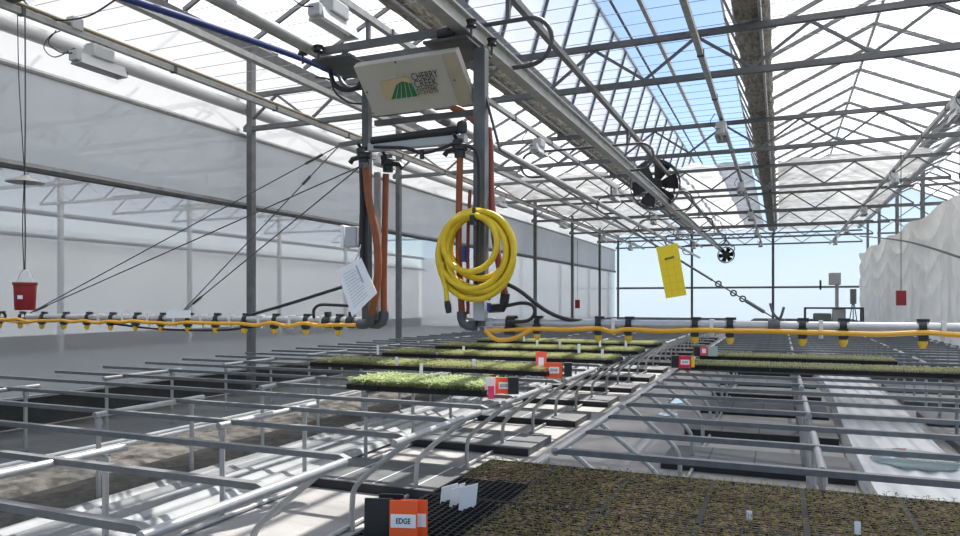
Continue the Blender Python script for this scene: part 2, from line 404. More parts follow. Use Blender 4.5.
b = MB(); b.tube(smooth_path([PX(95,-12,-4.7),PX(200,23,-4.7),PX(300,58,-4.7),PX(345,78,-4.7)]),.032,10); tag(b.build('blue_pipe','blue',None,True),'glossy blue pipe slung beneath the roof','pipe')

# ------------------------------------------------------------------ grow lamps
def lamp_proto():
    t = thing('grow_lamp','x','lamp',(0,0,0),'grow lamps on the strut rails'); t.scale = (.8,.82,.85)
    b = MB(); b.box((0,-.02,-.10),(.15,.26,.12)); b.build('ballast','lampw',t,False,.012)
    b = MB()
    for i in range(5): b.box((-.05+.025*i,-.02,-.035),(.008,.24,.02))
    b.build('cooling_fins','lampw',t)
    b = MB(); y0,y1 = -.27,.25
    b.add([(-.05,y0,-.16),(.05,y0,-.16),(.05,y1,-.16),(-.05,y1,-.16),(-.085,y0-.02,-.27),(.085,y0-.02,-.27),(.085,y1+.02,-.27),(-.085,y1+.02,-.27),
           (-.077,y0,-.262),(.077,y0,-.262),(.077,y1,-.262),(-.077,y1,-.262),(-.04,y0+.02,-.175),(.04,y0+.02,-.175),(.04,y1-.02,-.175),(-.04,y1-.02,-.175)],
          [(0,1,2,3),(0,4,5,1),(1,5,6,2),(2,6,7,3),(3,7,4,0),(4,8,9,5),(5,9,10,6),(6,10,11,7),(7,11,8,4),(8,12,13,9),(9,13,14,10),(10,14,15,11),(11,15,12,8),(12,15,14,13)])
    r = b.build('reflector','lampw',t)
    b = MB(); b.tube([(0,y0+.03,-.225),(0,y1-.03,-.225)],.018,10); b.build('bulb','white',r,True)
    b = MB(); b.box((0,-.30,-.20),(.12,.06,.10)); b.build('socket_box','lampw',t,False,.01)
    b = MB(); b.box((0,.285,-.22),(.06,.05,.05)); b.build('end_clip','black',t)
    b = MB(); b.box((0,-.09,-.02),(.03,.02,.05)); b.box((0,.06,-.02),(.03,.02,.05)); b.build('mount_bracket','dsteel',t)
    b = MB(); b.tube(smooth_path([(0,-.32,-.18),(-.05,-.42,-.2),(-.12,-.50,-.12),(-.06,-.46,.0)]),.006,6); b.build('cord','rubber',t,True)
    return reg(t)
lp = lamp_proto(); first = True
cnt = 0
for x,nm in zip(LRX,LRN):
    ys = [4.4,9.2,14.0,18.7,23.4,28.0]
    if x > -1: ys = ys[1:]
    for i,y in enumerate(ys):
        lab = 'white grow lamp %s, %s of its rail from the end wall'%(nm,ORD[len(ys)-1-i])
        if first: lp.location = (x,y,3.43); lp['label'] = lab; first = False
        else: copy_tree(lp,(x,y,3.43),lab)
# small junction box on the lamp rail
b = MB(); p = PX(75,24,-5.4); b.box((p.x,p.y,3.52),(.08,.10,.10)); tag(b.build('junction_box','grey',None,False,.006),'small pale blue-grey box clipped to the lamp rail near the side wall','box')
# fans
def fan(c, R, lab):
    t = thing('circulation_fan',lab,'fan',c,'ceiling fans'); n = 28
    ax = Vector((.15,-1,0)).normalized()
    b = MB(); b.lathe((0,0,0),[(R,-.14),(R+.02,-.15),(R+.02,.14),(R,.14),(R,-.14)],n,ax); b.build('shroud','dsteel',t,True)
    b = MB(); b.lathe((0,0,0),[(0,.07),(.12,.07),(.13,.03),(.13,-.10),(0,-.10)],14,ax); b.build('motor','black',t,True)
    q = Vector((0,0,1)).rotation_difference(ax).to_matrix()
    bl = MB(); vs = []
    for i in range(7):
        r = .07+(R-.085)*i/6; w_ = .46-.12*i/6
        for a,z in ((-w_,-.035),(0,.0),(w_,.035)):
            vs.append(q@Vector((r*math.cos(a),r*math.sin(a),z)))
    bl.add(vs,[(i*3+j,(i+1)*3+j,(i+1)*3+j+1,i*3+j+1) for i in range(6) for j in range(2)])
    bl.add([v+ax*.006 for v in vs],[(i*3+j,i*3+j+1,(i+1)*3+j+1,(i+1)*3+j) for i in range(6) for j in range(2)])
    me = bl.mesh('blade','black')
    for k_ in range(6):
        o = link('blade',me,t); o.rotation_mode = 'QUATERNION'
        from mathutils import Quaternion
        o.rotation_quaternion = Quaternion(ax,2*PI*k_/6+.3)
    b = MB()
    for rr in (R*.35,R*.6,R*.85): b.tube([q@Vector((rr*math.cos(a),rr*math.sin(a),-.115)) for a in [2*PI*j/24 for j in range(25)]],.004,4)
    for a in [2*PI*j/6 for j in range(6)]: b.tube([q@Vector((.05*math.cos(a),.05*math.sin(a),-.115)),q@Vector((R*math.cos(a),R*math.sin(a),-.115))],.004,4)
    b.build('guard','wire',t)
    b = MB(); b.tube([(0,0,R),(0,0,CL-c[2])],.012,6); b.build('hanger_rod','dsteel',t)
fc = P(655,185,12.9); fan(tuple(fc),.42,'large black circulation fan with open blades hung behind the boom rail')
fc = P(726,255,25.0); fan(tuple(fc),.25,'small black circulation fan hung near the end wall')

# ------------------------------------------------------------------ boom rails and hangers
RZ2 = 2.94
for x,lab in ((-2.95,'round pale boom rail on the side wall side of the travelling carriage'),(-1.82,'pale boom rail with flanges on the aisle side of the travelling carriage')):
    b = MB()
    if x < -2: b.tube([(x,1.0,RZ2),(x,29.5,RZ2)],.042,14)
    else: b.bar((x,1.0,RZ2+.01),(x,29.5,RZ2+.01),.014,.12); b.bar((x,1.0,RZ2+.065),(x,29.5,RZ2+.065),.075,.014); b.bar((x,1.0,RZ2-.045),(x,29.5,RZ2-.045),.085,.014)
    o = tag(b.build('boom_rail','alu',None,True),lab,'rail','boom rails')
    for yy in (6.1,12.2,18.3,24.4) if x < -2 else ():
        c = MB(); c.tube([(x,yy-.08,RZ2),(x,yy+.08,RZ2)],.048,14); c.build('rail_sleeve','steel',o,True)
hy = [4.85,9.25,13.65,18.05,22.45,26.85]
h = thing('rail_hanger','x','hanger',(0,0,0),'hoop hangers holding the boom rails')
zt = 3.27-.02
def hoop(sx,x): # goes outward and round beneath the rail
    pts = []
    for i in range(13):
        a = PI/2-PI*i/12
        pts.append(Vector((x+sx*(.16+.17*math.cos(a)),0,RZ2+.14+.17*math.sin(a))))
    return pts
rt = hoop(1,-1.82); lt = hoop(-1,-2.95)
b = MB(); b.tube([Vector((-1.82,0,RZ2-.032))]+list(reversed(rt))+lt+[Vector((-2.95,0,RZ2-.032))],.017,8); b.build('hoop_tube','dsteel',h,True)
for x in (-3.0,-1.82):
    b = MB(); b.box((x,0,(RZ2+.31+3.43)/2),(.03,.03,3.43-RZ2-.31)); b.build('drop_rod','steel',h)
reg(h)
for i,y in enumerate(hy):
    lab = 'hooped steel hanger holding both boom rails, %s counted from the end wall'%ORD[len(hy)-1-i]
    if i == 0: h.location = (0,y,0); h['label'] = lab
    else: copy_tree(h,(0,y,0),lab)

# ------------------------------------------------------------------ travelling irrigation boom
YB = 4.2; ZB = 1.085
bm_ = thing('irrigation_boom','travelling irrigation boom with carriage, two long spray arms and amber feed hoses','irrigation boom',(-2.2,YB,0))
def part(name, mb, m, parent=None, smooth=False, bevel=0):
    return sub(bm_,mb).build(name,m,parent or bm_,smooth,bevel)
xA, xB = P(367,0,YB).x, P(481,0,YB).x
# posts
b = MB(); b.box((xB,YB,(2.83+1.06)/2),(.08,.07,1.77)); part('carriage_post',b,'steel',None,False,.004)
b = MB(); b.box((xA,YB,(2.80+1.06)/2),(.05,.05,1.74)); part('carriage_post',b,'dsteel')
b = MB(); b.box((xA+.065,YB+.03,(2.1+1.06)/2),(.035,.035,1.04)); part('riser_tube',b,'alu')
# top frame
for dy in (-.13,.13):
    b = MB(); b.bar((-2.90,YB+dy,2.925),(-1.89,YB+dy,2.925),.04,.045); part('cross_bar',b,'steel')
for x,xi_ in ((-2.95,-2.76),(-1.82,-1.92)):
    b = MB(); b.box((xi_,YB,2.845),(.30,.42,.016)); part('trolley_plate',b,'dsteel')
    for dy in (-.17,.17):
        for sx in (-1,1):
            w = MB(); w.lathe((x+sx*.065,YB+dy,RZ2-.01),[(0,-.02),(.035,-.02),(.026,-.006),(.026,.006),(.035,.02),(0,.02)],14,(0,0,1)); part('trolley_wheel',w,'rubber',None,True)
            w = MB(); w.tube([(x+sx*.065,YB+dy,2.845),(x+sx*.065,YB+dy,RZ2+.02)],.008,6); part('wheel_axle',w,'dsteel')
w = MB(); w.lathe((-1.93,YB-.15,2.90),[(0,-.06),(.04,-.055),(.045,0),(.04,.055),(0,.06)],12,(1,0,0)); part('bump_roller',w,'rubber',None,True)
b = MB(); b.box((-2.2,YB+.14,2.47),(.85,.035,.035)); part('middle_bar',b,'steel')
# manifold
a1,a2 = P(372,141,YB-.08),P(458,130,YB-.08)
b = MB(); b.tube([a1,a2],.028,12); part('supply_pipe',b,'rubber',None,True)
a1,a2 = P(370,148,YB-.06),P(466,139,YB-.06)
b = MB(); b.bar(a1,a2,.06,.05); part('trough',b,'grey')
b = MB(); b.tube(smooth_path([P(374,147,YB-.12),P(405,148,YB-.12),P(423,153,YB-.12),P(445,147,YB-.12),P(462,140,YB-.12)]),.011,8); part('black_cable',b,'rubber',None,True)
b = MB(); b.tube([P(422,150,YB-.12),P(422,159,YB-.12)],.016,8); part('sensor',b,'black',None,True)
b = MB(); b.lathe(P(462,127,YB-.1),[(0,-.04),(.03,-.035),(.034,.0),(.03,.03),(0,.045)],14); part('pressure_cap',b,'rubber',None,True)
def valve(u,v,y,flip=1):
    b = MB(); c = P(u,v,y)
    b.lathe(c,[(0,-.06),(.035,-.06),(.035,-.02),(.048,-.015),(.048,.02),(.03,.03),(.03,.055),(0,.06)],14)
    b.tube([c,c+Vector((flip*.09,0,-.015)),c+Vector((flip*.11,0,-.04))],.018,8)
    b.box(c+Vector((0,-.03,.03)),(.05,.05,.03)); b.tube([c+Vector((-.02,0,.05)),c+Vector((-.02,-.05,.08))],.012,6)
    part('valve',b,'black',None,True)
valve(364,156,YB-.06,-1); valve(388,163,YB+.05,1); valve(460,148,YB-.08,-1)
# hoses down
def hose(pts, r, m, name): 
    b = MB(); b.tube(smooth_path(pts),r,12); part(name,b,m,None,True)
hose([P(366,167,YB-.08),P(369,200,YB-.08),P(376,235,YB-.08),P(378,268,YB-.08),P(375,296,YB-.08),P(371,316,YB-.04)],.026,'orange','down_hose')
hose([P(386,174,YB+.05),P(385,220,YB+.05),P(384,270,YB+.05),P(384,314,YB+.03)],.022,'orange','down_hose')
hose([P(460,157,YB-.08),P(459,210,YB-.08),P(459,260,YB-.08),P(462,314,YB-.05)],.021,'orange','down_hose')
hose([P(470,190,YB-.06),P(468,240,YB-.06),P(468,314,YB-.05)],.011,'red_hose','slim_hose')
hose([P(488,128,YB+.10),P(490,150,YB+.10),P(491,195,YB+.08),P(496,245,YB+.05),P(506,300,YB+.02)],.024,'red_hose','down_hose')
hose([P(452,107,YB+.3),P(465,113,YB+.3),P(478,124,YB+.2),P(488,134,YB+.1)],.026,'orange','supply_hose')
hose([P(468,146,YB-.1),P(476,152,YB-.1),P(479,170,YB-.08),P(478,230,YB-.07),P(477,290,YB-.07)],.011,'rubber','black_cable')
hose([P(361,160,YB-.06),P(362,200,YB-.05),P(361,250,YB-.05),P(363,285,YB-.05)],.016,'rubber','black_cable')
# elbows
def elbow(u,v,y,s_=1):
    c = P(u,v,y); b = MB(); b.tube([c+Vector((0,0,.06)),c+Vector((0,0,.02)),c+Vector((s_*.012,0,-.015)),c+Vector((s_*.04,0,-.028)),c+Vector((s_*.10,0,-.028))],.033,12)
    part('elbow',b,'dsteel',None,True)
elbow(371,320,YB-.04,-1); elbow(384,320,YB+.03,-1); elbow(462,321,YB-.05,1)
c = P(504,303,YB); b = MB(); b.tube([c+Vector((.01,0,.06)),c,c+Vector((-.01,0,-.03)),c+Vector((-.10,0,-.035))],.03,12); part('elbow',b,'black',None,True)
# boxes
c = P(354,237,YB); b = MB(); b.box(c,(.09,.09,.14)); part('switch_box',b,'grey',None,False,.008)
c = P(348,237,YB); b = MB(); b.box(c+Vector((-.02,0,0)),(.03,.10,.16)); part('box_cover',b,'white',None,False,.01)
c = P(353,277,YB-.1)
c = P(481,308,YB-.03); b = MB(); b.box(c,(.075,.08,.16)); part('valve_block',b,'grey',None,False,.006)
b = MB(); b.box(P(489,307,YB-.08),(.018,.03,.05)); b.tube([P(490,300,YB-.08),P(486,296,YB-.08)],.008,6); part('blue_valve',b,'blue')
b = MB(); b.box(P(464,254,YB-.12),(.022,.03,.10)); part('blue_clip',b,'blue')
# control box with sign
tl,tr = P(353,67,3.96),P(456,51,3.96); br,bl_ = P(475,103,4.22),P(375,117,4.22)
nrm = (tr-tl).cross(bl_-tl).normalized(); nrm = -nrm if nrm.y < 0 else nrm
b = MB(); b.slab(tl,tr,br,bl_,nrm*.06); cb = part('control_box',b,'sign',None,False,.008)
ex = (tr-tl); ey = (tl-bl_); W_,H_ = ex.length,ey.length; ex.normalize(); ey.normalize()
fr = bl_-nrm*.0015
def sp(a,bb,lift=0): return fr+ex*(a*W_)+ey*(bb*H_)-nrm*lift
# side flange
b = MB(); b.slab(sp(.86,.01,.001),sp(.995,.01,.001),sp(.995,.99,.001),sp(.86,.99,.001),nrm*.0009); part('side_flange',b,mat('aged_white',(.44,.38,.28),.5,0,.2,4),cb)
b = MB(); b.slab(sp(.19,.28,.0012),sp(.47,.31,.0012),sp(.50,.68,.0012),sp(.20,.66,.0012),nrm*.0004); part('logo_ground',b,'signtan',cb)
# green field: wedge stripes fanning to a point
b = MB()
for i in range(5):
    t0,t1 = i/5+.012,(i+1)/5-.012
    def bx(t): return .235+.275*t
    def tx(t): return .345+.15*t
    b.slab(sp(bx(t0),.30,.0018),sp(bx(t1),.31,.0018),sp(tx(t1),.62-.12*abs(t1-.45),.0018),sp(tx(t0),.62-.12*abs(t0-.45),.0018),nrm*.0004)
part('logo_field',b,'signgreen',cb)
b = MB()
for xx in (.385,.44): b.slab(sp(xx,.70,.0018),sp(xx+.012,.70,.0018),sp(xx+.012,.77,.0018),sp(xx,.77,.0018),nrm*.0004)
part('logo_marks',b,'signtan',cb)
def text(body, a, bb, size, xs, m, parent, base=None, axes=None, root=None):
    cu = bpy.data.curves.new('txt','FONT'); cu.body = body; cu.size = size; cu.extrude = .0003
    t = bpy.data.objects.new('txt',cu); COL.objects.link(t)
    bpy.context.view_layer.update()
    me = bpy.data.meshes.new_from_object(t.evaluated_get(bpy.context.evaluated_depsgraph_get()))
    bpy.data.objects.remove(t)
    X_,Y_,Z_ = axes or (ex,ey,-nrm)
    o0 = base if base is not None else sp(a,bb,.002)
    R0 = (root or bm_).location
    for v in me.vertices:
        q = o0+X_*(v.co.x*xs)+Y_*v.co.y+Z_*v.co.z; v.co = q-R0
    me.materials.clear(); me.materials.append(M[m]); return link('lettering',me,parent)
text('CHERRY',.515,.60,.072,.70,'signblack',cb); text('CREEK',.515,.46,.072,.78,'signblack',cb); text('SYSTEMS',.515,.33,.060,.66,'signblack',cb)
b = MB(); b.slab(sp(.49,.285,.0018),sp(.70,.295,.0018),sp(.70,.305,.0018),sp(.49,.295,.0018),nrm*.0004); part('tagline',b,'signtan',cb)
for a_,b_ in ((.42,.97),(.9,.5),(.03,.5)):
    b = MB(); b.lathe(sp(a_,b_,0),[(0,.004),(.006,.003),(.008,0)],8,-nrm); part('screw',b,'dsteel',cb)
# arms
def arm(x0,x1,name):
    b = MB(); b.tube([(x0,YB,ZB),(x1,YB,ZB)],.026,14); o = part(name,b,'armtube',None,True)
    return o
XLe, XRe = -6.05, 2.55
aL = arm(XLe,P(372,0,YB).x,'spray_arm'); aR = arm(P(486,0,YB).x,XRe,'spray_arm')
b = MB(); b.box((P(478,0,YB).x,YB,ZB),(.22,.05,.06)); part('arm_joint',b,'grey')
nz = MB(); nz.lathe((0,0,0),[(.034,-.017),(.034,.017),(.027,.017),(.027,-.017),(.034,-.017)],12,(1,0,0)); nz.box((0,-.02,-.035),(.045,.045,.05)); nz.box((.004,0,.037),(.055,.025,.014)); nz.lathe((0,-.02,-.06),[(.02,.02),(.022,-.01),(0,-.012)],10)
nzm = nz.mesh('nozzle','black',True)
tpm_ = MB(); tpm_.lathe((0,-.02,-.07),[(0,.004),(.022,.003),(.022,-.012),(.012,-.034),(0,-.036)],12); tpme = tpm_.mesh('tip','ytip',True)
wt_ = MB(); wt_.tube([(0,0,-.03),(0,0,-.065)],.011,8); wt_.box((0,0,.0),(.02,.064,.064)); wtm = wt_.mesh('drip_nozzle',mat('pale_nozzle',(.7,.7,.68),.5))
A = [-.3283+.1337*n_ for n_ in range(0,9)]; B = [-.2373+.1318*n_ for n_ in range(0,8)]
xsR = sorted([a*YB for a in A+B if a*YB < XRe-.1])
xsL = [(-1.521+.0652*n_)*YB for n_ in range(0,14)]
def noz(x):
    o = link('nozzle',nzm,bm_,Vector((x,YB,ZB))-bm_.location); link('tip',tpme,o)
for x in xsR+xsL: noz(x)
for x in [(p+q)/2 for p,q in zip(xsL[:-1],xsL[1:])][4:]: link('drip_nozzle',wtm,bm_,Vector((x,YB,ZB))-bm_.location)
for i,x in enumerate(xsR): 
    if i%2: link('drip_nozzle',wtm,bm_,Vector((x+.09,YB,ZB))-bm_.location)
def feed(xs, x0, x1):
    pts = [(x0,YB-.03,ZB-.055)]
    for p,q in zip(xs[:-1],xs[1:]):
        pts.append((p,YB-.042,ZB-.028+.008*random.uniform(-1,1)))
        pts.append(((p+q)/2,YB-.045,ZB-.036+random.uniform(-.012,.010)))
    pts.append((xs[-1],YB-.042,ZB-.03)); pts.append((x1,YB-.04,ZB-.03))
    b = MB(); b.tube(smooth_path(pts,6),.0135,8); part('feed_hose',b,'feed',None,True)
feed(xsL,XLe+.05,P(366,0,YB).x); feed(xsR,P(487,0,YB).x,XRe-.05)
b = MB(); b.tube(smooth_path([P(485,330,YB-.05),P(492,337,YB-.05),P(500,340,YB-.05),P(515,338,YB-.05),P(533,329,YB-.05)]),.0135,8); part('feed_hose',b,'feed',None,True)
b = MB(); b.tube(smooth_path([(-5.0,YB-.02,ZB-.05),(-4.5,YB-.02,ZB-.085),(-3.9,YB-.02,ZB-.085),(-3.5,YB-.02,ZB-.05)]),.008,8); part('dark_hose',b,'rubber',None,True)
# cables to arms
hose([P(247,316,YB),P(285,305,YB),P(320,294,YB-.03),P(342,287,YB-.06)],.012,'rubber','black_cable')
hose([P(314,318,YB-.02),P(314,310,YB-.03),P(320,305,YB-.05),P(335,305,YB-.06),P(352,306,YB-.06)],.011,'rubber','black_cable')
hose([P(505,283,YB-.06),P(520,291,YB-.05),P(545,310,YB-.03),P(566,319,YB-.02),P(588,322,YB)],.013,'rubber','black_cable')
hose([P(506,306,YB-.03),P(522,303,YB-.05),P(533,306,YB-.06),P(534,315,YB-.06),P(526,321,YB-.06),P(508,322,YB-.05)],.011,'rubber','black_cable')
# arm clamps at the hub
for u in (328,352): b = MB(); b.lathe(P(u,322,YB),[(.042,-.03),(.042,.03)],12,(1,0,0)); b.box(P(u,314,YB),(.04,.03,.03)); part('arm_clamp',b,'black',None,True)
for u in (512,): b = MB(); b.lathe((P(u,322,YB).x,YB,ZB),[(.045,-.03),(.045,.03)],12,(1,0,0)); b.box((P(u,0,YB).x,YB-.02,ZB-.05),(.07,.05,.05)); part('arm_clamp',b,'black',None,True)
# guy wires
tA, tB = P(340,145,YB+.45), P(361,166,YB-.3)
b = MB(); b.bar((xA,YB,2.32),tA,.03,.03); b.bar((xA,YB,2.16),tB,.03,.03); part('guy_bracket',b,'dsteel')
e1, e2 = P(30,313,YB), P(178,316,YB)
for p,q in ((tA,e1),(tA,e2),(tB,e1),(tB,e2)):
    b = MB(); b.tube([p,q],.0045,6); part('guy_wire',b,'wire')
for p,q,t in ((tA,e1,.05),(tA,e2,.18),(tB,e1,.93),(tB,e2,.85)):
    b = MB(); m0 = p.lerp(q,t); m1 = p.lerp(q,t+.05); b.tube([m0,m1],.011,6); part('turnbuckle',b,'wire')
rE = P(774,318,YB); rS = P(500,150,YB)
rK = P(722,284,YB-.0)
b = MB(); b.bar((xB,YB,P(0,142,YB).z),rS,.015,.015)
b.v and part('guy_bracket',b,'dsteel')
b = MB(); b.tube([rS,rS.lerp(rE,.80)],.007,6); part('guy_rod',b,'steel')
b = MB(); b.tube([rS.lerp(rE,.80),rE],.004,6)
for t in (.82,.87,.90): 
    c = rS.lerp(rE,t); b.tube([c+Vector((.015*math.cos(a),0,.015*math.sin(a))) for a in [2*PI*j/12 for j in range(13)]],.005,6)
part('guy_chain',b,'wire')
b = MB(); b.tube([rS.lerp(rE,.91),rS.lerp(rE,.97)],.010,8); b.tube(smooth_path([rE+Vector((-.02,0,.08)),rE+Vector((.0,0,.02)),rE+Vector((.03,0,.0)),rE+Vector((.05,0,.06))]),.008,6); part('turnbuckle',b,'steel')
b = MB(); b.lathe((rE.x,YB,ZB),[(.034,-.03),(.034,.03)],12,(1,0,0)); part('guy_clamp',b,'steel',None,True)
# label plate on the arm
b = MB(); b.slab(P(166,318,YB-.035),P(190,318,YB-.035),P(190,310,YB-.035),P(166,310,YB-.035),(0,.006,0)); part('number_plate',b,'white')
# black festoon loop beside left trolley
hose([P(328,56,YB),P(331,75,YB),P(336,86,YB),P(347,90,YB),P(358,87,YB),P(362,78,YB)],.016,'rubber','black_cable')
hose([P(316,77,YB),P(330,80,YB),P(335,92,YB),P(348,102,YB),P(362,104,YB)],.007,'rubber','black_cable')

# things hanging on the boom
b = MB(); pts = []
c0 = P(475,255,YB-.13)
def ring(cx,cz,rx,rz,y,a0,a1,n=44): return [Vector((c0.x+cx+rx*math.cos(a0+(a1-a0)*i/n),y,c0.z+cz+rz*math.sin(a0+(a1-a0)*i/n))) for i in range(n+1)]
yy = c0.y
loops = [(0,0,.255,.275,0),(.012,.03,.235,.235,.03),(-.012,.015,.225,.225,-.02),(.02,.055,.205,.20,.035),(-.02,.02,.235,.255,.03),(.035,.02,.225,.245,-.01),(-.02,.07,.18,.175,-.035)]
for i,(cx,cz,rx,rz,dy) in enumerate(loops):
    b.tube(ring(cx,cz,rx,rz,yy+dy,.5*i,.5*i+2*PI),.0195,10,False)
b.tube(smooth_path([P(442,262,YB-.16),P(443,278,YB-.16),P(446,290,YB-.16),P(447,302,YB-.16)]),.0155,10)
hs = tag(b.build('yellow_hose','yhose',None,True),'coiled yellow garden hose hung on the carriage post','hose')
b = MB(); b.tube([P(447,301,YB-.16),P(448,306,YB-.16),P(449,313,YB-.16)],[.017,.022,.018],10); b.build('coupler','black',hs,True)
b = MB(); b.tube([P(474,208,YB-.17),P(474,222,YB-.17)],.012,8); b.box(P(473,220,YB-.17),(.03,.04,.06)); b.build('strap','black',hs)
# note sheet
q = [P(337,270,YB-.2),P(361,258,YB-.2),P(377,293,YB-.17),P(352,317,YB-.17)]
b = MB(); b.slab(q[0],q[1],q[2],q[3],(0,.004,0)); sh = tag(b.build('note_sheet','paper'),'white sheet of notes in a sleeve hung on the carriage','paper')
b = MB()
for i in range(12):
    t = .15+.065*i; l_ = q[0].lerp(q[3],t); r_ = q[1].lerp(q[2],t); a_,c_ = l_.lerp(r_,.15),l_.lerp(r_,.72 if i%3 else .6); dn_ = (q[3]-q[0]).normalized()*.003
    b.slab(a_,c_,c_+dn_,a_+dn_,(0,-.001,0))
l0,l1 = q[0].lerp(q[3],.12),q[1].lerp(q[2],.12)
b.build('print_lines',mat('grey_print',(.45,.46,.5),.7),sh)
b = MB(); l0 = q[0].lerp(q[1],.70); l1 = q[3].lerp(q[2],.70); dr = (q[1]-q[0]).normalized()*.012; b.slab(l0.lerp(l1,.1),l0.lerp(l1,.1)+dr,l0.lerp(l1,.55)+dr,l0.lerp(l1,.55),(0,-.002,0)); b.build('print_band',mat('blue_grey_print',(.42,.46,.55),.7),sh)
b = MB(); b.tube(smooth_path([q[0].lerp(q[1],.75),P(359,252,YB-.15),P(361,244,YB-.05)]),.004,6); b.tube(smooth_path([q[0].lerp(q[1],.95),P(359,252,YB-.15),P(361,244,YB-.05)]),.004,6); b.build('hanger_string','grey',sh)
# yellow sticky card
q = [P(656,247.5,YB-.06),P(677.5,243,YB-.06),P(686.5,295,YB-.06),P(666,298.5,YB-.06)]
b = MB(); b.slab(q[0],q[1],q[2],q[3],(0,.003,0)); yc = tag(b.build('sticky_card','ycard'),'yellow sticky insect card hung from the guy rod','card')
b = MB()
for t in (.30,.44,.58,.72,.86):
    a_,c_ = q[0].lerp(q[3],t).lerp(q[1].lerp(q[2],t),.05),q[0].lerp(q[3],t).lerp(q[1].lerp(q[2],t),.95); dn_ = Vector((0,0,-.0022)); b.slab(a_,c_,c_+dn_,a_+dn_,(0,-.0008,0))
for t in (.33,.66):
    a_,c_ = q[0].lerp(q[1],t),q[3].lerp(q[2],t); dn_ = Vector((.0022,0,0)); b.slab(a_.lerp(c_,.3),a_.lerp(c_,.3)+dn_,a_.lerp(c_,.97)+dn_,a_.lerp(c_,.97),(0,-.0008,0))
b.build('grid_print','ycardl',yc)
b = MB(); a_ = q[0].lerp(q[3],.24).lerp(q[1].lerp(q[2],.22),.3); c_ = q[0].lerp(q[3],.24).lerp(q[1].lerp(q[2],.22),.75); b.slab(a_,c_,c_+Vector((0,0,-.013)),a_+Vector((0,0,-.013)),(0,-.0012,0)); b.build('printed_mark',mat('mark_print',(.16,.17,.02),.6),yc)
b = MB(); m_ = q[0].lerp(q[1],.45); b.tube([m_+Vector((0,.002,-.01)),m_+Vector((0,.03,.05))],.003,5); b.build('wire_tie','wire',yc)

# bucket with disc on a chain
pB = P(25,296,3.9)
bk = thing('hanging_bucket','red bucket hanging on a long chain before the side wall','bucket',(pB.x,pB.y,pB.z-.115))
b = MB(); b.lathe((0,0,0),[(0,0),(.070,0),(.074,.01),(.082,.20),(.090,.205),(.090,.225),(.082,.225),(.072,.02),(0,.015)],22); b.build('pail','redp',bk,True)
b = MB(); b.tube([(.083*math.cos(a),0,.22+.11*math.sin(a)) for a in [PI*j/14 for j in range(15)]],.004,6); b.build('bail','pipew',bk,True)
b = MB(); b.slab((.03,-.079,.09),(.062,-.062,.09),(.064,-.064,.12),(.03,-.081,.12),(0,-.003,0)); b.build('sticker','white',bk)
zt_ = P(27,12,3.9).z-bk.location.z
b = MB(); b.tube(smooth_path([(0,0,.33),(.004,0,.6),(-.004,0,1.0),(.004,0,1.6),(0,0,zt_)]),.006,6); b.build('chain','wire',bk)
b = MB(); b.tube(smooth_path([(.0,-.01,.33),(-.015,-.01,.7),(.006,-.01,1.1),(-.01,-.01,1.3),(-.06,-.01,1.9),(-.08,-.01,zt_+.15)]),.004,6); b.build('cable','rubber',bk)
pd = P(26,180,3.9); zd = pd.z-bk.location.z
b = MB(); b.lathe((0,0,zd),[(0,.035),(.03,.035),(.045,.02),(.13,-.008),(.14,-.02),(.134,-.02),(.04,.006),(0,.006)],28); b.build('disc_shade','alu',bk,True)
# cable from chain to lamp
b = MB(); b.tube(smooth_path([(pB.x-.08,3.9,bk.location.z+zt_+.15),P(45,18,3.95),P(85,17,4.0),P(120,-3,4.0)]),.007,6); tag(b.build('drooping_cable','rubber',None,True),'black cable drooping from the roof above the side wall','cable')
b = MB(); b.tube(smooth_path([P(75,48,4.3),P(55,57,4.3),P(44,48,4.3),P(50,36,4.3),P(62,30,4.3)]),.005,6); tag(b.build('looped_wire','wire',None,True),'thin looped wire beside the first lamp near the side wall','wire')
def tagbox(u,v,w,h_,Y,vt,lab,m='redp'):
    c = P(u,v,Y); t = thing('hanging_tag',lab,'tag',tuple(c),'red boxes on cords')
    b = MB(); b.box((0,0,0),(w,.06,h_)); b.build('box',m,t,False,.008)
    b = MB(); b.tube([(0,0,h_/2),(0,0,P(u,vt,Y).z-c.z)],.006,6); b.build('cord','wire',t)
tagbox(901,298,.13,.22,12.,150,'red box hanging on a cord before the draped white cloth')
tagbox(577.5,304,.15,.27,22.,240,'small red box hanging on a cord by the far side wall post')

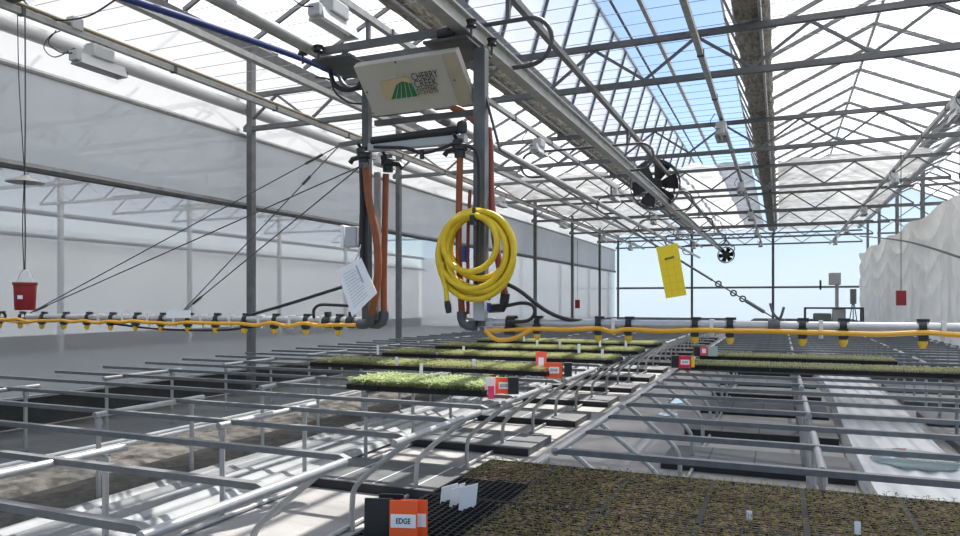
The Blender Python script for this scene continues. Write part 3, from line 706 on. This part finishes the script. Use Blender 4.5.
# ------------------------------------------------------------------ benches
ZR = .545
def bench(name, lab, xe, xi, inner, sgn, y0, y1, ys, elen):
    """xe: aisle edge; xi: opposite edge; inner: lines of straight-legged trestles; sgn: +1 the bench lies towards +x"""
    t = thing(name,lab,'bench',((xe+xi)/2,y0,0),'long aluminium benches')
    off = -t.location; L_ = xi-xe
    b = MB()
    tr_ = [(0,0,ZR-.026),(sgn*.04,0,ZR-.026),(L_,0,ZR-.026),(L_,0,ZR),(sgn*.045,0,ZR),(0,0,ZR-.016)]
    hw = .018
    vs = [(p[0],-hw,p[2]) for p in tr_]+[(p[0],hw,p[2]) for p in tr_]; n = 6
    fs = [(0,1,4,5),(1,2,3,4),(11,10,7,6),(10,9,8,7)]+[(i,(i+1)%n,(i+1)%n+n,i+n) for i in range(n)]
    b.add(vs,fs); bme = b.mesh('cross_bar','bar')
    bm2 = bmesh.new(); bm2.from_mesh(bme); bmesh.ops.recalc_face_normals(bm2,faces=bm2.faces[:]); bm2.to_mesh(bme); bm2.free()
    y = y0
    while y < y1: link('cross_bar',bme,t,(xe+off.x,y-y0,0)); y += .535
    er = MB(); er.tube([(0,0,ZR-.024),(0,elen,ZR-.024)],.020,10); erm = er.mesh('edge_rail','wtube',True)
    ir = MB(); ir.tube([(0,-.03,ZR-.021),(0,.86,ZR-.021)],.019,10); irm = ir.mesh('trestle_rail','wtube',True)
    cl = MB(); cl.tube(smooth_path([(0,0,ZR-.03),(sgn*.10,0,ZR-.11),(sgn*.24,0,ZR-.22),(sgn*.33,0,ZR-.31),(sgn*.35,0,ZR-.40),(sgn*.35,0,0)],5),.015,8); clm = cl.mesh('curved_leg','alu',True)
    sl = MB(); sl.tube([(0,0,0),(0,0,ZR-.025)],.0145,8); sl.tube([(0,0,ZR-.085),(0,0,ZR-.045)],.021,8); slm = sl.mesh('leg','alu',True)
    nl = 0; far = []; y = ys
    while y < y1-1:
        link('edge_rail',erm,t,(xe+off.x,y-.07-y0,0))
        link('curved_leg',clm,t,(xe+off.x,y+.10-y0,0)); link('curved_leg',clm,t,(xe+off.x,y+.82-y0,0))
        for x in inner:
            link('trestle_rail',irm,t,(x+off.x,y-y0,0))
            for q in (y,y+.75):
                if nl < 98: link('leg',slm,t,(x+off.x,q-y0,0)); nl += 1
                else: far.append((x,q))
        y += 1.5
    b = MB()
    for x,y in far: b.tube([(x+off.x,y+off.y,0),(x+off.x,y+off.y,ZR-.05)],.0145,6)
    if far: o = b.build('leg','alu',t); o['kind'] = 'stuff'
    for x in (xe+sgn*.38,inner[0]+.03):
        b = MB(); b.tube([(x+off.x,0,.016),(x+off.x,y1-y0,.016)],.013,8); b.build('foot_rail','wtube',t,True)
    return t
bench('growing_bench','long aluminium bench of open bars standing between aisle and pale side wall',-1.74,-6.5,(-2.88,-3.85,-5.6),-1,1.59,30.0,1.62,1.07)
bench('growing_bench','long aluminium bench carrying brown seedling trays in front, by the draped cloth',-.96,2.5,(.16,1.5,2.4),1,1.02,30.0,1.75,1.36)

# ------------------------------------------------------------------ floor items
ks = 0
for k_ in range(0,15):
    y = 3.9+1.4*k_
    for side,(xa,xb) in enumerate(((-2.95,-1.82),(-.80,.46))):
        if side == 1 and k_ == 0: continue
        t = MB(); n = 4; w_ = (xb-xa)/n
        lab = 'dark floor slab under the %s, %s from the front'%(('bench by the side wall','bench of seedling trays')[side],ORD[k_])
        t.box(((xa+xb)/2,y+.31,.03),(xb-xa,.62,.06)); o = tag(t.build('floor_slab','slab',None,False,.004),lab,'slab','dark floor slabs')
        e = MB(); e.box(((xa+xb)/2,y-.004,.03),(xb-xa,.012,.056)); e.build('front_lip','slabedge',o)
        for i in range(1,n):
            j = MB(); j.box((xa+i*w_,y+.31,.0605),(.010,.60,.003)); j.build('seam_strip','grey' if side == 0 else 'slabedge',o)
        o['kind'] = 'structure'
    t = MB(); t.box((2.1,y+.31,.03),(1.55,.62,.06)); struct(t.build('floor_slab','slab',None,False,.004),'dark floor slab beside the draped cloth, %s from the front'%ORD[k_],'slab')
def sheeting(xa,xb,y0,y1,lab,amp,mm='plastic'):
    n,ny = 60,150; b = MB(); vs = []
    for i in range(ny+1):
        y = y0+(y1-y0)*i/ny; wob = .03*math.sin(y*.8)
        for j in range(n+1):
            t = j/n; e = min(t,1-t)*n
            z = (.115 if amp < .004 else .05)+amp*math.sin(t*2*PI*5+.4*math.sin(y))+.006*math.sin(t*31+y*2)
            if e < 3: z = .02+(z-.02)*e/3
            vs.append((xa+(xb-xa)*t+wob,y,z))
    b.add(vs,[(i*(n+1)+j,i*(n+1)+j+1,(i+1)*(n+1)+j+1,(i+1)*(n+1)+j) for i in range(ny) for j in range(n)])
    return tag(b.build('plastic_sheet',mm,None,True),lab,'plastic sheet','white sheeting under the benches')
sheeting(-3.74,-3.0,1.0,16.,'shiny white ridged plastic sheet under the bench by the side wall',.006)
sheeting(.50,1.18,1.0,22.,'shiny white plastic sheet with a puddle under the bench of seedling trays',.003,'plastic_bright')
def puddle(c,rx,ry,lab):
    b = MB(); n = 36; b.add([c+Vector((rx*math.cos(2*PI*i/n)*(1+.08*math.sin(3*i)),ry*math.sin(2*PI*i/n)*(1+.06*math.cos(2*i)),0)) for i in range(n)],[tuple(range(n))])
    tag(b.build('puddle','water'),lab,'puddle','puddles')
puddle(PZ(914,458.5,.131),.27,.36,'pale turquoise puddle lying on the white plastic sheet')
puddle(PZ(677,400.5,.006),.11,.28,'bright puddle on the floor beneath the tray bench, farther of two')
puddle(PZ(668,414,.006),.10,.14,'bright puddle on the floor beneath the tray bench, closer of two')
b = MB(); b.slab((-6.6,Y0,.0),(-5.25,Y0,.0),(-5.25,YE-.3,.0),(-6.6,YE-.3,.0),(0,0,.012)); tag(b.build('ground_cloth','fabric'),'black ground cloth lying along the foot of the side wall','ground cloth')
for i,x in enumerate((-5.18,-5.04)):
    b = MB(); b.tube([(x,Y0,.03+.0*i),(x,YE-.5,.03)],.015,8); tag(b.build('floor_pipe','pipew',None,True),'white pipe on the floor beside the %s'%('black ground cloth','gravel strip')[i],'pipe','floor pipes')
def bed(xa,xb,m,nm,lab,h_,sd,cat):
    r = random.Random(sd); nx,ny = 14,400; b = MB(); vs = []
    for i in range(ny+1):
        y = Y0+(24-Y0)*i/ny
        for j in range(nx+1):
            e = min(j,nx-j)/nx*2; vs.append((xa+(xb-xa)*j/nx+(.03*math.sin(y*2.3) if 0<j<nx else 0),y,.006+h_*min(1,e*2)*(.5+.5*r.random())))
    b.add(vs,[(i*(nx+1)+j,i*(nx+1)+j+1,(i+1)*(nx+1)+j+1,(i+1)*(nx+1)+j) for i in range(ny) for j in range(nx)])
    tag(b.build(nm,m,None,True),lab,cat,None,'stuff')
bed(-4.98,-4.36,'gravel','gravel','strip of pale gravel beside the floor pipes',.05,1,'gravel')
bed(-4.36,-3.80,'soilbed','soil_strip','strip of dark soil between gravel and white plastic sheet',.03,2,'soil')

# ------------------------------------------------------------------ trays
TW,TL,THt = .276,.535,.04
def tray_mesh(nx=12,ny=24,empty=False):
    b = MB(); bw = .0035; pw,pl = TW/nx,TL/ny
    for i in range(nx+1): b.box((i*pw,TL/2,THt-.004),(.0045 if 0<i<nx else .010,TL,.008))
    for j in range(ny+1): b.box((TW/2,j*pl,THt-.0045),(TW,bw if 0<j<ny else .012,.008))
    for s_,(c,sz) in enumerate((((0,TL/2,THt/2),(.004,TL,THt)),((TW,TL/2,THt/2),(.004,TL,THt)),((TW/2,0,THt/2),(TW,.004,THt)),((TW/2,TL,THt/2),(TW,.004,THt)),((TW/2,TL/2,.002),(TW,TL,.004)))): b.box(c,sz)
    return b.mesh('seed_tray','tray')
TM = tray_mesh(); 
def soil_mesh(ya=.01):
    b = MB(); nx,ny = 24,48; r = random.Random(3); vs = [(.006+(TW-.012)*i/nx,ya+(TL-.01-ya)*j/ny,THt-.0020+r.uniform(-.0035,.003)) for j in range(ny+1) for i in range(nx+1)]
    b.add(vs,[(j*(nx+1)+i,j*(nx+1)+i+1,(j+1)*(nx+1)+i+1,(j+1)*(nx+1)+i) for j in range(ny) for i in range(nx)])
    return b.mesh('soil','soil',True)
SM = soil_mesh(); SMh = soil_mesh(.22)
def plants(seed, nx, ny, hmin, hmax, leaf, nl, m, ya=.015, skip=0.):
    r = random.Random(seed); b = MB()
    for i in range(nx):
        for j in range(ny):
            if r.random() < skip: continue
            x = TW*(i+.5)/nx+r.uniform(-.006,.006); y = ya+(TL-.02-ya)*(j+.5)/ny+r.uniform(-.005,.005)
            h_ = r.uniform(hmin,hmax); lx,ly = r.uniform(-.25,.25)*h_,r.uniform(-.25,.25)*h_
            z0,z1 = THt-.008,THt+h_
            w_ = .0009 if leaf<.013 else .0013
            b.add([(x-w_,y,z0),(x+w_,y,z0),(x+lx+w_*.7,y+ly,z1),(x+lx-w_*.7,y+ly,z1)],[(0,1,2,3)])
            b.add([(x,y-w_,z0),(x,y+w_,z0),(x+lx,y+ly+w_*.7,z1),(x+lx,y+ly-w_*.7,z1)],[(0,1,2,3)])
            a0 = r.uniform(0,PI)
            for k_ in range(nl):
                a = a0+2*PI*k_/nl+r.uniform(-.4,.4); l_ = leaf*r.uniform(.7,1.25); ww = l_*.30
                dx,dy = math.cos(a),math.sin(a); up = r.uniform(-.1,.75); bx,by,bz = x+lx,y+ly,z1-(.25*h_*r.random() if nl>2 else 0)
                p0 = (bx,by,bz); p1 = (bx+dx*l_*.5-dy*ww,by+dy*l_*.5+dx*ww,bz+up*l_*.5); p2 = (bx+dx*l_,by+dy*l_,bz+up*l_*.7); p3 = (bx+dx*l_*.5+dy*ww,by+dy*l_*.5-dx*ww,bz+up*l_*.5)
                b.add([p0,p1,p2,p3],[(0,1,2,3)])
    return b.mesh('seedlings',m)
PL = dict(
    near=[plants(s_,12,24,.006,.024,.0115,2,'leaf_near',.015,.22) for s_ in (1,2,3)],
    bright=[plants(s_,14,26,.02,.05,.026,4,'leaf_bright') for s_ in (11,12)],
    pale=[plants(s_,12,24,.014,.036,.020,3,'leaf_pale') for s_ in (21,22)],
    dull=[plants(s_,12,24,.008,.024,.015,3,'leaf_dull') for s_ in (31,32)])
nearh = plants(5,12,13,.006,.024,.0115,2,'leaf_near',.24,.2)
rk = random.Random(9)
def tray(x,y,kind,lab,group,soil=True):
    o = link('seed_tray',TM,None,(x,y,ZR+.002)); tag(o,lab,'seed tray',group)
    if kind == 'half': link('soil',SMh,o); q = link('seedlings',nearh,o); q['kind'] = 'stuff'
    elif kind:
        link('soil',SM,o); q = link('seedlings',rk.choice(PL[kind]),o); q['kind'] = 'stuff'
    return o
pit = .2835
nearX = [-1.062+pit*i for i in range(8)]
for i,x in enumerate(nearX):
    tray(x,2.11,'half' if i == 0 else 'near','black tray half bare and half sprouting behind the white tags' if i == 0 else 'brown seedling tray in line with the half bare tray, %s from it'%ORD[i-1],'front seedling trays')
for i,x in enumerate(nearX[:5]):
    tray(x,1.56,None if i == 0 else 'near','empty black cell tray that holds the orange EDGE cards' if i == 0 else 'brown seedling tray in line with the EDGE cards, %s from them'%ORD[i-1],'front seedling trays')
for i in range(4):
    tray(-3.05+pit*i,4.62,'bright','tray of bright green bushy seedlings, %s from the side wall'%ORD[i],'bright green trays')
rows = [(6.10,-4.47,9,'first'),(7.55,-4.47,10,'second'),(9.0,-4.47,10,'third'),(10.5,-4.47,10,'fourth')]
for y,x0,n,nm in rows:
    for i in range(n):
        tray(x0+pit*i,y,'pale','yellowish green seedling tray, %s row past the bright trays, %s from the side wall'%(nm,ORD[i]),'yellowish green trays')
for i in range(12):
    tray(-.93+pit*i,7.3,'dull','pale plug tray in the closer row, %s from the crimson card'%ORD[i],'pale plug trays')
for i in range(7):
    tray(-.85+pit*i,8.55,'dull','pale plug tray in the farther row, %s from the rose card'%ORD[i],'pale plug trays')

# ------------------------------------------------------------------ cards
ZT = ZR+.002+THt
def card(c, w, h_, m, lab, yaw=0., lean=0., t=.003, text_=None, name='label_card', group=None, lab2=None, sx=.8, roll=0.):
    R = Matrix.Rotation(yaw,3,'Z') @ Matrix.Rotation(lean,3,'X') @ Matrix.Rotation(roll,3,'Y')
    o = link(name,None,None,c); tag(o,lab,'label card',group)
    o.rotation_euler = R.to_euler()
    b = MB(); b.box((0,0,h_/2),(w,t,h_)); b.build('card',m,o,False,.001)
    if lab2:
        b = MB(); b.box((lab2[0]*w,-t/2-.0005,lab2[1]*h_),(lab2[2]*w,.001,lab2[3]*h_)); b.build('sticker','white',o)
    if text_:
        bpy.context.view_layer.update()
        sz = lab2[3]*h_*.42
        cu = bpy.data.curves.new('txt','FONT'); cu.body = text_; cu.size = sz*1.35; cu.align_x = 'CENTER'; cu.extrude = .0002; cu.offset = .00045*(h_/.13)
        tt = bpy.data.objects.new('txt',cu); COL.objects.link(tt); bpy.context.view_layer.update()
        me = bpy.data.meshes.new_from_object(tt.evaluated_get(bpy.context.evaluated_depsgraph_get())); bpy.data.objects.remove(tt)
        for v in me.vertices: v.co = Vector((lab2[0]*w+v.co.x*sx,-t/2-.0014-v.co.z,lab2[1]*h_+v.co.y-sz*.45))
        me.materials.clear(); me.materials.append(M['black']); link('lettering',me,o)
    return o
G1 = 'cards standing in the front empty tray'
def base_at(u,vtop,h_,Y): p = P(u,vtop,Y); return Vector((p.x,p.y,p.z-h_))
yw = TH*.75
card(base_at(403,501,.135,1.66),.075,.135,'tag_o','orange card lettered EDGE standing foremost in the empty tray',yw,-.06,.004,'EDGE','label_card',G1,(0,.60,.90,.26))
card(base_at(414,500,.135,1.69),.072,.135,'tag_o','plain sided orange card just behind the EDGE card',yw,-.03,.004,None,'label_card',G1,(.2,.60,.5,.26))
card(base_at(378,499,.135,1.665),.076,.135,'black','black card beside the orange EDGE card, foremost of two',yw,-.06,.010,None,'label_card',G1)
card(base_at(391,494.5,.135,1.74),.070,.135,'black','black card tucked behind the foremost black card',yw,-.05,.010,None,'label_card',G1)
G2 = 'white tags in the half bare tray'
for i,(u,vt,yy,w_,h_,ya_) in enumerate(((447,484,2.06,.072,.10,1.2),(454,486,2.02,.058,.10,1.3),(459,482.5,2.10,.030,.10,1.2),(466,484,2.00,.075,.108,1.2))):
    card(base_at(u,vt,h_,yy),w_,h_,'white',('broad white tag with faint pink print, first of four in the half bare tray','narrow white tag second of four in the half bare tray','slim white tag third of four in the half bare tray','tall white tag last of four in the half bare tray')[i],ya_,.14,.002,None,'plant_tag',G2)
for u,vt,yy,lab in ((749.5,511,2.2,'clear plant tag among the brown sprouts, closer to the aisle'),(858,522,2.18,'clear plant tag among the brown sprouts, farther from the aisle')):
    card(base_at(u,vt,.045,yy),.016,.045,'white',lab,.2,-.1,.0015,None,'plant_tag',G2)
# bench-end card clusters farther back
def cluster(u,v,Y,tint,word,labs,sc=1.0):
    """black card, coloured card with white sticker"""
    o1 = card(base_at(u,v,.115*sc,Y),.14*sc,.115*sc,tint,labs[0],TH*.7,-.05,.006,word,'label_card','cards at the tray row ends',(.05,.5,.55,.42))
    return o1
def blackc(u,v,Y,lab,w_=.14,h_=.13): return card(base_at(u,v,h_,Y),w_,h_,'black',lab,TH*.7,0,.05,None,'label_card','cards at the tray row ends')
cluster(503,377.5,4.75,'tag_o','EDGE',['orange card lettered EDGE at the end of the bright green trays'])
blackc(513.5,377,4.78,'black card at the end of the bright green trays',.075,.12)
card(base_at(490,378,.12,4.7),.075,.12,'paper','white card standing among the bright green trays',TH*.7,-.05,.003,None,'label_card','cards at the tray row ends')
card(base_at(491,386,.09,4.62),.045,.09,mat('pink_card',(.85,.06,.16),.5),'small pink card hanging before the bright green trays',TH*.7,-.05,.003,None,'label_card','cards at the tray row ends')
cluster(553,362.5,6.2,'tag_o','EDGE',['wide red orange card at the end of the first yellowish row'],1.2)
card(base_at(541,351,.19,6.35),.10,.19,mat('coral_card',(.9,.12,.07),.5),'tilted coral card behind the wide red orange card',TH*.7,-.35,.004,None,'label_card','cards at the tray row ends',(0,.5,.5,.4))
blackc(568,362.5,6.25,'black card beside the wide red orange card',.07,.12)
blackc(676,355.5,7.22,'black card at the end of the closer plug row',.09,.12)
card(base_at(685,356,.12,7.2),.12,.12,mat('crimson_card',(.70,.02,.05),.5),'crimson card with pale sticker at the closer plug row',TH*.7,0,.006,'EDGE','label_card','cards at the tray row ends',(.0,.5,.7,.4))
card(base_at(692,357,.10,7.24),.05,.10,'ycard','small mustard card at the closer plug row',TH*.7,0,.006,None,'label_card','cards at the tray row ends')
blackc(697,346.5,8.55,'black card at the end of the farther plug row',.07,.11)
card(base_at(704,346.5,.10,8.5),.09,.10,mat('rose_card',(.75,.10,.13),.5),'rose card with pale sticker at the farther plug row',TH*.7,0,.006,None,'label_card','cards at the tray row ends',(.0,.5,.5,.5))
card(base_at(713,346.5,.11,8.5),.10,.11,mat('sage_card',(.38,.48,.44),.5),'sage green card at the farther plug row',TH*.7,0,.006,None,'label_card','cards at the tray row ends')
spots = [(378,345,6.3),(397,357,6.12),(421,363,4.9),(463.5,346,7.9),(474,359,6.15),(437,352,7.6),(330,361,6.2),(524,334,9.3),(537,338,9.05),(579,344,7.7),(602,349,7.6),(600,340,9.2),(626,340,9.1),(560,341,9.05)]
nms = ['outermost','second','third','fourth','fifth','sixth','seventh','eighth','ninth','tenth','eleventh','twelfth','thirteenth','fourteenth']
order = sorted(range(len(spots)),key=lambda i:spots[i][0])
for kx,i in enumerate(order):
    u,v,yy = spots[i]; card(base_at(u,v,.10,yy),.032,.10,'white','small white plant tag among the green trays, %s from the side wall'%nms[kx],rk.uniform(-.3,.5),rk.uniform(-.2,.1),.002,None,'plant_tag','white tags among the green trays')

# ------------------------------------------------------------------ far equipment by the end wall
def W(u,v): return P(u,v,24.)
ct = thing('control_cart','grey control cart with post panel standing before the end wall','cart',(W(835,0).x,24.,0))
def cpart(nm,mb,m,bev=0): sub(ct,mb).build(nm,m,ct,False,bev)
a_,b_ = W(805,308),W(862,322)
b = MB()
for p,q in (((a_.x,a_.z),(b_.x,a_.z)),((a_.x,b_.z),(b_.x,b_.z)),((a_.x,b_.z),(a_.x,a_.z)),((b_.x,b_.z),(b_.x,a_.z))):
    for dy in (-.3,.3): b.bar((p[0],24+dy,p[1]),(q[0],24+dy,q[1]),.05,.05)
for x in (a_.x,b_.x): b.bar((x,23.7,b_.z),(x,24.3,b_.z),.05,.05); b.bar((x,23.7,a_.z),(x,24.3,a_.z),.05,.05)
cpart('frame',b,'dsteel')
for x in (a_.x,b_.x):
    for dy in (-.3,.3): b = MB(); b.bar((x,24+dy,0),(x,24+dy,b_.z),.05,.05); cpart('leg',b,'dsteel')
p,q = W(832,309),W(845,322); b = MB(); b.box(((p.x+q.x)/2,23.9,(p.z+q.z)/2),(q.x-p.x,.4,p.z-q.z)); cpart('pedestal',b,'grey',.02)
p,q = W(813,313),W(831,322); b = MB(); b.box(((p.x+q.x)/2,23.9,(p.z+q.z)/2),(q.x-p.x,.35,p.z-q.z)); cpart('motor_box',b,'dgrey',.05)
p,q = W(835,283),W(838.5,309); b = MB(); b.box(((p.x+q.x)/2,23.95,(p.z+q.z)/2),(q.x-p.x,.1,p.z-q.z)); cpart('post',b,'grey')
p,q = W(828.5,273),W(840.5,285); b = MB(); b.box(((p.x+q.x)/2,23.9,(p.z+q.z)/2),(q.x-p.x,.2,p.z-q.z)); cpart('panel_box',b,'grey',.02)
bt = thing('meter_stand','dark slim box on thin legs beside the grey control cart','stand',(W(851,0).x,23.3,0))
p,q = P(848,289,23.3),P(854,304,23.3)
b = MB(); b.box((0,0,(p.z+q.z)/2),(q.x-p.x,.2,p.z-q.z)); b.build('box','dgrey',bt,False,.02)
for dx in (-.09,.0,.09): b = MB(); b.bar((dx*.3,0,q.z),(dx*2,0,0),.025,.025); b.build('leg','dsteel',bt)
b = MB(); p = P(820.5,285,YE-.13); b.box(p,(.07,.06,.38)); tag(b.build('pipe_clip','black'),'short black clip on the end wall pipe','clip')

# ------------------------------------------------------------------ light
w = bpy.data.worlds.new('sky'); S.world = w; w.use_nodes = True
nt = w.node_tree; bg = nt.nodes['Background']; sk = nt.nodes.new('ShaderNodeTexSky'); sk.sky_type = 'NISHITA'; sk.sun_disc = False
SD = Vector((.11,.55,.83)).normalized()
sk.sun_elevation = math.asin(SD.z); sk.sun_rotation = math.atan2(SD.x,SD.y); sk.air_density = 1.0; sk.dust_density = .6; sk.ozone_density = 3.5
nt.links.new(sk.outputs[0],bg.inputs[0]); bg.inputs[1].default_value = .20
sl = bpy.data.lights.new('sun','SUN'); sl.energy = 12; sl.angle = .012; sl.color = (1,.96,.90)
so = bpy.data.objects.new('sun',sl); COL.objects.link(so); so.rotation_euler = (-SD).to_track_quat('-Z','Y').to_euler()
S.view_settings.view_transform = 'Standard'; S.view_settings.look = 'None'; S.view_settings.exposure = -0.12; S.view_settings.gamma = 1
S.cycles.max_bounces = 10; S.cycles.diffuse_bounces = 5; S.cycles.transparent_max_bounces = 24; S.cycles.transmission_bounces = 8
S.cycles.sample_clamp_indirect = 6
